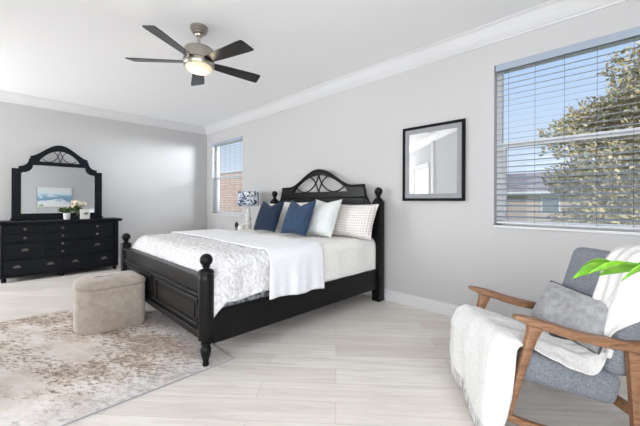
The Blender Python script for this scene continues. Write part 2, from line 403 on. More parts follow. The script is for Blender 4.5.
added_opening('window_3', (-.2, YR, 0), (1, 0, 0), 3.44, .48, 2.42, (0, 1, 0))
added_opening('window_4', (-5.92, YR, 0), (1, 0, 0), 1.24, .33, 2.46, (0, 1, 0))

def blind(label, W, tilt, drop, SLAT, pitch=.0505):
    x0, x1, z0, z1 = W; x0 += .012; x1 -= .012
    r = thing('window_blind', label, 'blind', (x0, YB+.05, z0), 0, 'slat blinds in the windows')
    Wd, H = x1-x0, z1-z0
    MB().bb((0, -.058, H-.062), (Wd, -.05, H), .003).build('valance', VALANCE, r, smooth=False)
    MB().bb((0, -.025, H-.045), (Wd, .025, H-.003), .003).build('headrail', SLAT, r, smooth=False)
    mb = MB(); n = int((H-.07-drop)/pitch); 
    for k in range(n):
        z = H-.075-k*pitch
        mb.box((Wd/2, 0, z), (Wd, .05, .0028), Matrix.Rotation(tilt, 3, 'X'))
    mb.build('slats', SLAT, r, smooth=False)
    zb = H-.075-n*pitch
    MB().bb((0, -.025, zb-.01), (Wd, .025, zb+.008), .003).build('bottom_rail', SLAT2, r, smooth=False)
    nx = max(2, round(Wd/.235)+1)
    for k in range(nx):
        x = .1+(Wd-.2)*k/(nx-1); MB().tube([(x, -.027, zb), (x, -.027, H-.05)], .0013, 6).build('ladder_cord', CORD, r)
    return r
VALANCE = mat('blind_valance', (160, 171, 186), .5); CORD = mat('blind_cord', (90, 93, 100), .8)  # valance colour darkened to carry the shade on its face
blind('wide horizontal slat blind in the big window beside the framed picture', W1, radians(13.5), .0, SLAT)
blind('white horizontal slat blind in the small window near the far corner', W2, radians(3), .0, SLAT2)

# ------------------------------------------------------------------ outdoors
GRASS = wood('lawn_grass', (70, 92, 44), (122, 138, 76), .95, (1, 1, 1))
struct(MB().bb((-60, YB+WT+.02, -.5), (60, 90, -.3)).build('ground', GRASS, smooth=False))
BRICK = mat('pale_brick', (205, 170, 150), .9)
def brick_nodes():
    m = BRICK; co = coords(m, rot=(pi/2, 0, 0)); b = N(m, 'ShaderNodeTexBrick'); L(m, co, b.inputs['Vector'])
    b.inputs['Color1'].default_value = (*lin((206, 172, 152)), 1); b.inputs['Color2'].default_value = (*lin((186, 146, 126)), 1); b.inputs['Mortar'].default_value = (*lin((224, 214, 204)), 1)
    b.inputs['Scale'].default_value = 1; b.inputs['Brick Width'].default_value = .24; b.inputs['Row Height'].default_value = .08; b.inputs['Mortar Size'].default_value = .008
    L(m, b.outputs['Color'], bsdf(m).inputs['Base Color'])
brick_nodes()
nb = thing('garden_wall', 'pale pink brick wall outside the small corner window', 'brick wall', (-10.5, 7.2, -.3))
MB().bb((-5, 0, 0), (3.6, .22, 2.72)).build('masonry', BRICK, nb, smooth=False)
MB().bb((-5.03, -.04, 2.72), (3.63, .26, 2.80), .01).build('coping', TRIM, nb, smooth=False)
STUCCO = mat('cream_stucco', (188, 172, 162), .9)
ROOFM = mat('grey_roof_tile', (150, 140, 140), .85)
def roof_nodes():
    m = ROOFM; co = coords(m); b = N(m, 'ShaderNodeTexBrick'); L(m, co, b.inputs['Vector'])
    b.inputs['Color1'].default_value = (*lin((158, 146, 146)), 1); b.inputs['Color2'].default_value = (*lin((130, 120, 122)), 1); b.inputs['Mortar'].default_value = (*lin((104, 96, 98)), 1)
    b.inputs['Scale'].default_value = 1; b.inputs['Brick Width'].default_value = .6; b.inputs['Row Height'].default_value = .45; b.inputs['Mortar Size'].default_value = .03
    L(m, b.outputs['Color'], bsdf(m).inputs['Base Color'])
roof_nodes()
hs = thing('neighbour_house', 'cream stucco house with grey roof seen low through the big window', 'house', (-6.2, 30, -.3))
MB().bb((-4.5, 0, 0), (9, 8, 2.35)).build('house_wall', STUCCO, hs, smooth=False)
mb = MB(); mb.loft([[Vector((-5, -.6, 2.3)), Vector((9.5, -.6, 2.3)), Vector((9.5, 8.6, 2.3)), Vector((-5, 8.6, 2.3))], [Vector((-3.2, 3.6, 4.15)), Vector((7.8, 3.6, 4.15)), Vector((7.8, 4.4, 4.15)), Vector((-3.2, 4.4, 4.15))]])
mb.build('house_roof', ROOFM, hs, smooth=False)
MB().bb((-5, -.66, 2.18), (9.5, -.56, 2.34)).build('fascia', TRIM, hs, smooth=False)
for x in (-2.6, 1.2):
    f = MB().bb((x, -.04, .7), (x+1.2, .02, 1.95)).build('house_window', TRIM, hs, smooth=False)
    MB().bb((x+.08, -.05, .78), (x+1.12, -.03, 1.87)).build('house_pane', mat('dark_pane', (120, 128, 138), .15), f, smooth=False)
def foliage(rnd, n, blobs, size, up=.3):
    mb = MB()
    for i in range(n):
        c, r = blobs[i % len(blobs)]; v = Vector((rnd.gauss(0, 1), rnd.gauss(0, 1), rnd.gauss(0, 1))).normalized()
        p = c + Vector((v.x*r[0], v.y*r[1], v.z*r[2]))*(rnd.random()**.33)
        d = Vector((rnd.gauss(0, 1), rnd.gauss(0, 1), rnd.gauss(0, 1)+up)).normalized(); q = d.cross(Vector((rnd.random()-.5, rnd.random()-.5, rnd.random()-.5))).normalized()
        nn = d.cross(q); s_ = size*(.7+.6*rnd.random())
        a, b, cc, e = p, p+d*s_*.5+q*s_*.24+nn*s_*.06, p+d*s_, p+d*s_*.5-q*s_*.24+nn*s_*.06
        V = [mb.bm.verts.new(x) for x in (a, b, cc, e)]; mb.bm.faces.new(V)
    return mb
TREELEAF = wood('magnolia_leaf', (146, 136, 96), (232, 214, 172), .4, (2, 2, 2))
BARK = wood('tree_bark', (84, 72, 60), (126, 112, 96), .9)
tr = thing('magnolia_tree', 'bushy olive green tree outside the big window', 'tree', (1.42, 9.6, -.3))
rnd = random.Random(3); blobs = []
for k in range(160):
    a = rnd.random()*2*pi; h_ = rnd.random()**1.25; rr = 2.95*sqrt(max(0, 1-(h_*.96)**3.2))*(.5+.5*rnd.random())
    blobs.append((Vector((rr*cos(a), rr*sin(a), .5+4.2*h_)), (.5, .5, .40)))
blobs.append((Vector((0, 0, 4.8)), (.5, .5, .5)))
foliage(rnd, 44000, blobs, .118).build('foliage', TREELEAF, tr, smooth=False)
MB().tube([(0, 0, 0), (.05, 0, 1.2), (0, .05, 2.6), (.02, 0, 4.6)], [.14, .11, .07, .02], 10).build('trunk', BARK, tr)

# ------------------------------------------------------------------ ceiling fan
fan = thing('ceiling_fan', 'brushed nickel ceiling fan with five dark blades and frosted light', 'ceiling fan', (-2.83, 1.28, ZC))
MB().lathe([(.078, 0), (.078, -.024), (.068, -.028), (.068, -.046), (.058, -.05), (.056, -.062), (.036, -.072), (.03, -.086), (.018, -.09), (0, -.09)], seg=32).build('canopy', NICKEL, fan)
MB().lathe([(.013, -.07), (.013, -.17), (.03, -.175), (.034, -.19), (.034, -.2), (.0, -.2)], seg=20).build('downrod', NICKEL, fan)
MB().lathe([(0, -.19), (.05, -.195), (.118, -.200), (.13, -.212), (.134, -.23), (.134, -.306), (.126, -.310), (.126, -.328), (.137, -.332), (.137, -.354), (.13, -.365), (.118, -.368), (0, -.37)], seg=40).build('motor_housing', NICKEL, fan)
MB().lathe([(.118, -.366), (.117, -.375), (.108, -.392), (.085, -.408), (.045, -.418), (0, -.42)], seg=32).build('lamp_bowl', BULB, fan)
blade_me = shape2d([[(.10, -.035), (.14, -.042), (.25, -.055), (.55, -.074), (.594, -.073), (.604, -.063), (.622, .050), (.616, .060), (.55, .062), (.25, .05), (.14, .042), (.10, .035)]], .008, .002)
for k in range(5):
    b = link('blade', blade_me if k == 0 else blade_me.copy(), BLADE, fan)
    b.rotation_euler = (radians(-13), 0, radians(13.5+72*k)); b.location = (0, 0, -.322)
pl = light('fan_lamp', 'POINT', (-2.83, 1.28, ZC-.47), 3, (1, .85, .65), shadow_soft_size=.1)

# ------------------------------------------------------------------ rug + ottoman
rg = thing('area_rug', 'faded cream and brown patterned rug under the foot of the bed', 'rug', (0, 0, 0))
MB().bb((-4.17, -.13, .0005), (-2.04, 1.185, .009), .003).build('pile', RUG, rg, smooth=False)
MB().tube([(-4.17, -.13, .005), (-2.04, -.13, .005), (-2.04, 1.185, .005), (-4.17, 1.185, .005)], .0048, 8, closed=True).build('binding', RUGEDGE, rg)

def otto_ring(d, z):
    # rounded block: wide curve at the near end, tight corners towards the footboard; d = inset
    x0, x1, y0, y1 = -.205+d, .205-d, -.258+d, .258-d; out = []
    for cx_, cy_, r, a0 in ((x1, y1, .065, 0), (x0, y1, .065, 90), (x0, y0, .165, 180), (x1, y0, .165, 270)):
        r = max(.01, r-d*.6); sx_ = 1 if cx_ > 0 else -1; sy_ = 1 if cy_ > 0 else -1
        for k in range(11):
            a = radians(a0+9*k); out.append(Vector((cx_-sx_*r+r*cos(a), cy_-sy_*r+r*sin(a), z)))
    return out
ot = thing('storage_ottoman', 'beige velvet oval storage ottoman standing at the foot of the bed', 'ottoman', (-3.425, .708, .0095))
MB().loft([otto_ring(.006, 0), otto_ring(0, .008), otto_ring(0, .355), otto_ring(.004, .367)]).build('body', OTTO, ot)
MB().loft([otto_ring(.004, .369), otto_ring(-.003, .375), otto_ring(-.004, .402), otto_ring(.008, .420), otto_ring(.03, .434), otto_ring(.08, .444), otto_ring(.15, .449)]).build('lid', OTTO, ot, angle=60)

# ------------------------------------------------------------------ dresser
dr = thing('dresser', 'long blue-black wooden dresser with rows of drawers below the mirror', 'dresser', (-6.14, 0, 0))
DW, DD = 1.43, .46
MB().bb((-DD, .0, .075), (-.012, DW-.03, .805), .004).build('carcass', DRESS, dr, smooth=False)
MB().bb((-DD-.01, -.03, .805), (.018, DW+.012, .822), .005).bb((-DD-.01, -.04, .822), (.028, DW+.022, .85), .006).build('top', DRESS, dr, smooth=False)
MB().bb((-.02, 0, .06), (.004, DW-.03, .09), .004).build('base_rail', DRESS, dr, smooth=False)
for y in (.035, .66, DW-.075):
    for x in (-.04, -DD+.05):
        MB().lathe([(.022, 0), (.03, .015), (.032, .035), (.024, .06), (.024, .08)], (x, y, 0), 16).build('foot', DRESS, dr)
for y0_, y1_ in ((0, .028), (DW-.085, DW-.03)): MB().bb((-.014, y0_, .09), (.002, y1_, .80), .003).build('stile', DRESS, dr, smooth=False)
def drawer(y0_, y1_, z0_, z1_, pulls, kind):
    d = MB().bb((-.016, y0_+.005, z0_+.005), (.004, y1_-.005, z1_-.005), .004).build('drawer', DRESS, dr, smooth=False)
    for f in pulls:
        y = y0_+(y1_-y0_)*f; z = (z0_+z1_)/2
        if kind == 'knob':
            me = MB().lathe([(.018, 0), (.018, .003), (.006, .006), (.006, .014), (.013, .019), (.013, .026), (.006, .031), (0, .032)], seg=14)
            o = me.build('knob', DARKMETAL, d); o.rotation_euler = (0, pi/2, 0); o.location = (.004, y, z)
        else:
            mb = MB()
            for s_ in (-1, 1): mb.lathe([(.0, .0), (.009, .0), (.009, .006), (0, .008)], (0, s_*.032, 0), 10)
            bm_pts = [(.0, -.032, 0), (-.008, -.034, .016), (-.026, -.02, .02), (-.032, 0, .02), (-.026, .02, .02), (-.008, .034, .016), (0, .032, 0)]
            mb.tube([(p[0], p[1], p[2]+.004) for p in bm_pts], .0042, 8)
            mb.lathe([(.03, 0), (.03, .002), (0, .003)], (-.008, 0, 0), 18, .55, 1.3)
            o = mb.build('bail_pull', DARKMETAL, d); o.rotation_euler = (0, pi/2, 0); o.location = (.004, y, z)
c0, c1, c2, c3 = .028, .475, .868, DW-.085
for a, b in ((c0, c1), (c2, c3)):
    drawer(a, b, .675, .795, (.5,), 'knob'); drawer(a, b, .55, .672, (.5,), 'knob'); drawer(a, b, .318, .545, (.5,), 'bail')
for k in range(4): drawer(c1, c2, .318+k*.1193, .318+(k+1)*.1193, (.5,), 'knob')
drawer(c0, .672, .092, .312, (.22, .78), 'bail'); drawer(.676, c3, .092, .312, (.22, .78), 'bail')

# arched outlines shared by mirror and headboard ----------------------
def lattice(mb, hw, z0, z1, arch, r, y=0):
    """crossing arcs with a slim star in the middle; arch(x)->z inner arch height"""
    k = hw/.50; H = z1-z0
    for s_ in (-1, 1):
        A = [Vector((s_*x*k, y, z0+f*H)) for x, f in ((.42, .26), (.37, .12), (.30, .035), (.235, .03), (.14, .18), (.053, .52), (.0, 1.0))]
        mb.tube([cat_rom(A, q/28) for q in range(29)], r, 8)
        B = [Vector((s_*.16*k, y, arch(.16*k))), Vector((s_*.095*k, y, z0+.74*H)), Vector((s_*.053*k, y, z0+.52*H)), Vector((s_*.022*k, y, z0+.24*H)), Vector((0, y, z0))]
        mb.tube([cat_rom(B, q/18) for q in range(19)], r, 8)

# ------------------------------------------------------------------ dresser mirror (local: y across, z up)
def to_yz(me, x=0):
    for v in me.vertices: v.co = Vector((v.co.z+x, v.co.x, v.co.y))
    return me
mr = thing('dresser_mirror', 'arched black framed mirror standing on the long dresser', 'mirror', (-6.515, .675, .8565))
HW = .553   # half width
def m_arch_out(x):   # x from centre
    ax = abs(x); return .96 + .205*(cos(pi*min(ax, .37)/.37)*.5+.5)**.85 if ax < .37 else .96
outer = [(-HW, 0), (HW, 0), (HW, .765), (HW-.075, .765)]
# right concave sweep to shoulder
for k in range(0, 9):
    a = k/8*pi/2; outer.append((HW-.075-.115*sin(a), .80+.125*(1-cos(a))))
outer += [(.35, .925), (.35, .965)]
for k in range(1, 40):
    x = .35-.70*k/40; outer.append((x, .965+.20*(cos(pi*x/.35)*.5+.5)**.8))
outer += [(-.35, .965), (-.35, .925)]
for k in range(8, -1, -1):
    a = k/8*pi/2; outer.append((-(HW-.075-.115*sin(a)), .80+.125*(1-cos(a))))
outer += [(-HW+.075, .765), (-HW, .765)]
g_out = [(-.46, .085), (.46, .085), (.46, .70)]
for k in range(0, 8):
    a = k/7*pi/2; g_out.append((.46-.02-.11*sin(a), .72+.10*(1-cos(a))))
g_out += [(.325, .84)]
g_out += [(-x, z) for x, z in g_out[::-1]][0:0]
gl = [(x, z) for x, z in g_out] + [(-x, z) for x, z in g_out[::-1]][:-2] + [(-.46, .70)]
gl = g_out + [(-x, z) for x, z in reversed(g_out[2:])]
def m_in(x): return .885+.195*max(0, cos(pi*x/2/.262))**.75
lat = [(-.258, .888), (.258, .888)] + [(.258-.516*k/24, m_in(.258-.516*k/24)) for k in range(1, 24)]
link('frame', to_yz(shape2d([outer, gl, lat], .042, .005)), DRESS, mr, angle=35)
mb = MB(); lattice(mb, .25, .89, 1.075, m_in, .0055); o = mb.build('lattice', DRESS, mr)
for v in o.data.vertices: v.co = Vector((v.co.y, v.co.x, v.co.z))
big = [(x*1.03, .46+(z-.46)*1.03) for x, z in gl]
link('mirror_glass', to_yz(shape2d([big], .006), -.008), MIRROR, mr, smooth=False)
MB().bb((-.02, -HW-.02, 0), (.045, HW+.02, .024), .006).build('plinth', DRESS, mr, smooth=False)

# ------------------------------------------------------------------ things on the dresser
def potted_bush(name, label, cat, loc, pot_r, pot_h, potm, leafm, leaf_r, n, size, seed):
    t = thing(name, label, cat, loc)
    MB().lathe([(0, 0), (pot_r*.78, 0), (pot_r*.85, .006), (pot_r, pot_h), (pot_r*.9, pot_h), (pot_r*.86, pot_h*.85), (0, pot_h*.85)], seg=24).build('pot', potm, t)
    rnd = random.Random(seed); foliage(rnd, n, [(Vector((0, 0, pot_h+leaf_r*.72)), (leaf_r, leaf_r, leaf_r*.75))], size, .6).build('leaves', leafm, t, smooth=False)
    mb = MB()
    for k in range(6):
        a = k*pi/3; mb.tube([(0, 0, pot_h*.8), (.3*leaf_r*cos(a), .3*leaf_r*sin(a), pot_h+leaf_r*.7)], .002, 5)
    mb.build('stems', leafm, t)
    return t
potted_bush('potted_plant', 'small bushy green plant in white pot on the dresser', 'plant', (-6.30, .735, .850), .048, .10, CERAM, SHRUB, .045, 220, .036, 5)
fv = thing('flower_vase', 'clear glass vase of cream flowers beside the white pot', 'flowers', (-6.40, .885, .850))
VGL = GLASS
MB().lathe([(0, .003), (.03, .003), (.036, .02), (.033, .09), (.037, .13), (.035, .13), (.031, .09), (.033, .02), (.028, .008), (0, .008)], seg=24).build('vase', VGL, fv)
mb = MB(); rnd = random.Random(11); heads = []
for k in range(9):
    a = k*2*pi/9+.3; rr = .03+.05*rnd.random(); heads.append(Vector((rr*cos(a)*.8, rr*sin(a)*1.35+.015, .20+.085*rnd.random())))
    mb.tube([(0, 0, .02), (.3*heads[-1].x, .3*heads[-1].y, .13), heads[-1]], .0022, 6)
mb.build('stems', SHRUB, fv)
for hd in heads:
    mb = MB()
    for q in range(18):
        v = Vector((rnd.gauss(0, 1), rnd.gauss(0, 1), rnd.gauss(0, 1))).normalized(); mb.sphere(hd+v*.018, .013, 8, (1, 1, .8))
    mb.build('bloom', PETAL, fv)
foliage(rnd, 90, [(Vector((0, -.02, .165)), (.045, .06, .04))], .05, .4).build('leaves', SHRUB, fv, smooth=False)
bx = thing('keepsake_box', 'white upright box with a dark dragonfly mark, right of the flowers', 'box', (-6.28, .962, .850))
MB().bb((-.035, -.062, 0), (.035, .062, .145), .006).build('box_body', CERAM, bx, smooth=False)
MB().bb((-.037, -.064, .145), (.037, .064, .16), .005).build('lid', CERAM, bx, smooth=False)
mb = MB(); 
for (y, z, sy_, sz_, a) in ((-.018, .105, .022, .007, .5), (.018, .105, .022, .007, -.5), (-.014, .09, .016, .006, -.4), (.014, .09, .016, .006, .4), (0, .09, .004, .03, 0)):
    M_ = Matrix.Translation((.0355, y+.01, z-.01)) @ Matrix.Rotation(a, 4, 'X') @ Matrix.Diagonal((.0015, sy_, sz_, 1)); bmesh.ops.create_uvsphere(mb.bm, u_segments=10, v_segments=8, radius=1, matrix=M_)
mb.build('dragonfly_mark', mat('mark_grey', (70, 74, 82), .6), bx)

# ------------------------------------------------------------------ bed
BX, HWB, YF, YH = -3.07, .985, 1.0, 3.085
bed = thing('bed', 'black four-poster style bed with ball finials and arched headboard', 'bed', (BX, YF, 0))
# local coords: x across from centre, y from foot posts toward headboard
LH = YH-YF
def turned(mb, prof, x, y, z0=0, seg=28): mb.lathe(prof, (x, y, z0), seg)
foot_prof = [(0, .010), (.020, .010), (.023, .02), (.018, .035), (.02, .045), (.030, .075), (.036, .105), (.037, .125), (.030, .140), (.024, .146), (.024, .152), (.034, .156), (.034, .166), (.028, .172), (.03, .178), (.05, .192), (.052, .205), (.052, .42), (.053, .60), (.053, .632), (.050, .636), (.050, .642), (.054, .646), (.054, .656), (.046, .668), (.03, .676), (.022, .68), (.022, .688), (.03, .692), (.026, .698)]
for s_ in (-1, 1):
    mb = MB(); turned(mb, foot_prof + [(0, .70)], s_*HWB, 0, 0); p = mb.build('foot_post', BLACK, bed)
    MB().sphere((s_*HWB, 0, .737), .044, 24).build('ball_finial', BLACK, p)
for s_ in (-1, 1):
    mb = MB(); x = s_*HWB; mb.bb((x-.052, LH-.052, 0), (x+.052, LH+.052, 1.15), .006)
    mb.lathe([(.064, 1.15), (.05, 1.175), (.024, 1.195), (.02, 1.205), (.034, 1.213), (.034, 1.22), (.02, 1.228), (0, 1.23)], (x, LH, 0), 24); p = mb.build('head_post', BLACK, bed)
    MB().sphere((x, LH, 1.268), .048, 24).build('ball_finial', BLACK, p)
# side rails
for s_ in (-1, 1): MB().bb((s_*HWB-.016, .04, .15), (s_*HWB+.026, LH-.04, .375), .006).build('side_rail', BLACK, bed, smooth=False)
# footboard
fb = MB().bb((-HWB+.03, -.014, .185), (HWB-.03, .018, .60), .003).build('footboard', BLACK, bed, smooth=False)
MB().bb((-HWB+.03, -.036, .598), (HWB-.03, .036, .622), .007).build('cap_rail', BLACK, fb, smooth=False)
MB().bb((-HWB+.03, -.03, .185), (HWB-.03, -.012, .235), .006).build('bottom_rail', BLACK, fb, smooth=False)
mb = MB(); mb.tube([(-HWB+.04, -.02, .485), (HWB-.04, -.02, .485)], .012, 10); mb.build('bead_moulding', BLACK, fb)
for x0_, x1_ in ((-HWB+.09, -.06), (.06, HWB-.09)):
    mb = MB(); r = .011
    mb.tube([(x0_, -.016, .27), (x1_, -.016, .27), (x1_, -.016, .45), (x0_, -.016, .45)], r, 8, closed=True)
    mb.bb((x0_+.05, -.022, .31), (x1_-.05, -.012, .41), .004); mb.build('panel', BLACK, fb, smooth=False)
# headboard outline
def h_arch(x): return 1.355+.232*(cos(pi*min(abs(x), .60)/.60)*.5+.5)**.92
out = [(-HWB+.03, .30), (HWB-.03, .30), (HWB-.03, 1.10)]
for k in range(1, 9):
    a = k/8*pi/2; out.append((HWB-.03-.17*sin(a), 1.10+.20*(1-cos(a))))
out += [(.772, 1.315), (.772, 1.355)]
out += [(.70-1.40*k/60, h_arch(.70-1.40*k/60)) for k in range(61)]
out += [(-.772, 1.355), (-.772, 1.315)]
for k in range(8, 0, -1):
    a = k/8*pi/2; out.append((-(HWB-.03-.17*sin(a)), 1.10+.20*(1-cos(a))))
out += [(-HWB+.03, 1.10)]
def h_in(x): return 1.272+.243*max(0, cos(pi*x/2/.545))**.8
hole = [(-.535, 1.274), (.535, 1.274)] + [(.535-1.07*k/36, h_in(.535-1.07*k/36)) for k in range(1, 36)]
me = shape2d([out, hole], .046, .005)
for v in me.vertices: v.co = Vector((v.co.x, v.co.z+LH+.005, v.co.y))
hb = link('headboard', me, BLACK, bed, angle=35)
mb = MB(); lattice(mb, .53, 1.274, 1.512, h_in, .0095, LH+.005); mb.build('lattice', BLACK, hb)
mb = MB(); pts = [(.70-1.40*k/60, LH-.018, h_arch(.70-1.40*k/60)-.012) for k in range(61)]; mb.tube([(.765, LH-.018, 1.343)]+pts+[(-.765, LH-.018, 1.343)], .013, 8); mb.build('crest_moulding', BLACK, hb)
for x0_, x1_ in ((-.80, -.05), (.05, .80)):
    mb = MB(); mb.tube([(x0_, LH-.016, .78), (x1_, LH-.016, .78), (x1_, LH-.016, 1.20), (x0_, LH-.016, 1.20)], .012, 8, closed=True); mb.build('panel', BLACK, hb)

# mattress + bedding (world coordinates)
tag(MB().bb((BX-.955, 1.06, .20), (BX+.955, 3.02, .43), .04, 4).build('box_spring', TICK), 'grey patterned box spring inside the black bed rails', 'box spring')
tag(MB().bb((BX-.955, 1.07, .432), (BX+.955, 3.02, .705), .07, 5).build('mattress', mat('mattress_white', (225, 225, 228), .9)), 'white mattress under the bed covers', 'mattress')
def cover_path(half, top, r, hemL, hemR, s):
    """s in 0..1 across the bed: left hem, over the top, right hem"""
    LL, RR = top-r-hemL, top-r-hemR; q = pi/2*r; flat = 2*(half-r); T = LL+RR+2*q+flat; d = s*T
    if d < LL: return -half, hemL+d, 1.0
    d -= LL
    if d < q: a = d/r; return -half+r-r*cos(a), top-r+r*sin(a), .5
    d -= q
    if d < flat: return -half+r+d, top, 0
    d -= flat
    if d < q: a = d/r; return half-r+r*sin(a), top-r+r*cos(a), .5
    d -= q
    return half, top-r-d, 1.0
def fn(x, y, z, s_): return noise.noise(Vector((x*s_, y*s_, z*s_)))
# crinkled quilt over the foot end
def quilt_f(u, v):
    y = 1.045+.85*v
    hem = .425+.012*sin(y*14)-.10*max(0, 1-(y-1.045)/.09)
    top = .742-.13*max(0, (1.19-y)/.145)**2.2
    x, z, side = cover_path(1.012, top, .085, .40, hem, u)
    a = fn(x, y, z, 40)*.8+fn(x+5, y, z, 20)*.5
    puff = .009*a+.008*fn(x, y+3, z, 4)
    n = Vector((1 if x > 0 else -1, 0, .15)) if side == 1 else (Vector((0, -.3, 1)) if side == 0 else Vector(((.7 if x > 0 else -.7), 0, .7)))
    if side == 1: puff += .008*sin(y*23)
    return Vector((BX+x, y, z)) + n*puff
q_ = MB().grid(300, 100, quilt_f)
# foot end flap hanging behind the footboard
def flap_f(u, v):
    x = -.955+1.91*u; z = .625-.20*v; return Vector((BX+x, 1.045+.004*sin(x*30), z))
q_.grid(120, 8, flap_f)
tag(q_.build('quilt', QUILT, solid=.012, angle=80), 'crinkled white quilt draped over the foot end of the bed', 'quilt')
def cov_f(u, v):
    y = 1.80+1.225*v; top = .728+.004*sin(y*3)
    x, z, side = cover_path(.985, top, .085, .37, .362+.008*sin(y*9), u)
    p = .004*fn(x, y, z, 6)
    return Vector((BX+x+(.004*sin(y*17)+p if side == 1 else 0)*(1 if x > 0 else -1), y, z+(p if side == 0 else 0)))
tag(MB().grid(110, 60, cov_f).build('coverlet', DOTS, solid=.01, angle=80), 'dotted white matelasse coverlet on the pillow half of the bed', 'coverlet')
def thr_f(u, v):
    y = 1.50+.60*v; top = .762+.006*fn(u*9, y*2, 0, 1)
    hem = .37-.03*v+.006*sin(v*9)
    x, z, side = cover_path(1.042, top, .095, .45, hem, u)
    yy = y + (.10*u*0) + .03*(1-v)*sin(u*5)*(side == 0)
    k = max(0, min(1, (.70-z)/.3)) if side == 1 else 0
    fold = k*(.010*sin(v*13+1)+.004*sin(v*31))
    return Vector((BX+x+fold*(1 if x > 0 else -1), yy+.02*k*(v-.5), z+.003*fn(x, y, z, 9)))
tag(MB().grid(150, 44, thr_f).build('throw_blanket', THROW, solid=.012, angle=80), 'smooth white throw laid across the bed and hanging over its side', 'blanket')

# pillows --------------------------------------------------------------
def pillow(name, label, w_, h_, T, material, loc, lean, yaw, roll=0, chop=0, conc=.07, piping=None, group=None, seed=0, parent_cat='pillow', dots=False):
    """stands on its lower edge at loc; faces -y; lean>0 tips the top toward +y"""
    t = thing(name, label, parent_cat, loc, yaw, group)
    nu = 30
    def P(u, v, side):
        x = w_/2*u*(1-conc*u*u*(1-v*v)); y = h_/2*v*(1-conc*v*v*(1-u*u))
        if v > 0: y -= chop*(1-abs(u))**1.3*v*v
        th = T/2*max(0, (1-u**4)*(1-v**4))**.55*(1 if side > 0 else .8)
        if chop: th *= 1-.45*max(0, v)*(1-abs(u))
        cr = .006*fn(x+seed, y, side, 9)+.004*fn(x, y+seed, side*2, 18)
        return Vector((x, -side*(th+cr*min(1, th/.03)), y))
    mb = MB()
    for side in (1, -1): mb.grid(nu, nu, lambda a, b: P(a*2-1, b*2-1, side))
    bmesh.ops.remove_doubles(mb.bm, verts=mb.bm.verts, dist=1e-4)
    zmin = min((P(-1, -1, 1).z, P(1, -1, 1).z, P(0, -1, 1).z))
    R_ = Matrix.Rotation(-lean, 4, 'X') @ Matrix.Translation((0, 0, h_/2)) @ Matrix.Rotation(roll, 4, 'Y')
    bmesh.ops.transform(mb.bm, matrix=R_, verts=mb.bm.verts)
    mb.build('cover', material, t, angle=70)
    ed = [P(a, -1, 1) for a in [-1+2*k/24 for k in range(24)]]+[P(1, a, 1) for a in [-1+2*k/24 for k in range(24)]]+[P(-a, 1, 1) for a in [-1+2*k/24 for k in range(24)]]+[P(-1, -a, 1) for a in [-1+2*k/24 for k in range(24)]]
    ed = [R_ @ p for p in ed]
    MB().tube(ed, .004 if not piping else .006, 6, closed=True).build('seam_piping', piping or material, t)
    return t
BT = .742
pillow('pillow_sham', 'white sham leftmost against the headboard, behind the darker blue pillow', .66, .40, .17, SHAM, (-3.90, 2.84, BT), radians(20), 0, seed=1, group='shams along the headboard')
pillow('pillow_sham', 'white sham in the middle, rising between the two blue pillows', .66, .43, .16, SHAM, (-3.27, 2.74, BT), radians(22), .03, seed=2, group='shams along the headboard')
pillow('pillow_sham', 'dotted cream sham nearest the right bed post', .72, .40, .19, DOTSHAM, (-2.32, 2.78, BT), radians(20), -.05, seed=3, group='shams along the headboard')
pillow('throw_pillow', 'pale sage square pillow between blue pillow and dotted sham', .46, .45, .16, SAGE, (-2.57, 2.57, BT+.01), radians(22), -.08, chop=.03, seed=4)
pillow('throw_pillow', 'dark slate blue square pillow, left of the two blue ones', .42, .43, .15, SLATE, (-3.44, 2.44, BT+.015), radians(24), .1, chop=.07, seed=5, group='blue throw pillows on the bed')
pillow('throw_pillow', 'brighter blue square pillow in front, right of the darker blue one', .42, .44, .15, NAVY, (-2.81, 2.40, BT+.015), radians(24), .05, chop=.07, seed=6, group='blue throw pillows on the bed')

# ------------------------------------------------------------------ night table, lamp and small things on it
NT = (-4.46, 2.90)
nt_ = thing('nightstand', 'low nightstand with pale top half hidden behind the bed', 'nightstand', (NT[0], NT[1], 0))
MB().bb((-.27, -.2, .10), (.27, .2, .625), .005).build('cabinet_body', BLACK, nt_, smooth=False)
MB().bb((-.30, -.225, .625), (.30, .225, .655), .006).build('table_top', mat('pale_top', (206, 202, 196), .4), nt_, smooth=False)
for x in (-.23, .23):
    for y in (-.16, .16): MB().lathe([(.02, 0), (.028, .1)], (x, y, 0), 12).build('leg', BLACK, nt_)
for z0_ in (.13, .37):
    d_ = MB().bb((-.24, -.212, z0_), (.24, -.198, z0_+.22), .004).build('drawer', BLACK, nt_, smooth=False)
    MB().sphere((0, -.222, z0_+.11), .014, 12).build('knob', DARKMETAL, d_)
lp = thing('table_lamp', 'white table lamp with blue floral drum shade on the nightstand', 'lamp', (-4.50, 2.88, .655))
MB().lathe([(0, 0), (.085, 0), (.088, .012), (.07, .03), (.05, .05), (.04, .08), (.052, .10), (.06, .12), (.052, .14), (.036, .155), (.05, .175), (.058, .195), (.05, .215), (.034, .23), (.046, .25), (.052, .27), (.046, .29), (.03, .305), (.026, .34), (.032, .36), (.02, .38), (.012, .40), (.012, .44), (0, .44)], seg=28).build('lamp_base', CERAM, lp)
mb = MB(); zs = [.415, .655]; mb.lathe([(.178, .415), (.168, .655), (.164, .655), (.174, .415), (.178, .415)][:4], seg=40)
mb.bm.faces.ensure_lookup_table()
for f in [f for f in mb.bm.faces if len(f.verts) > 4]: mb.bm.faces.remove(f)
mb.build('lamp_shade', FLORAL, lp, solid=.003)
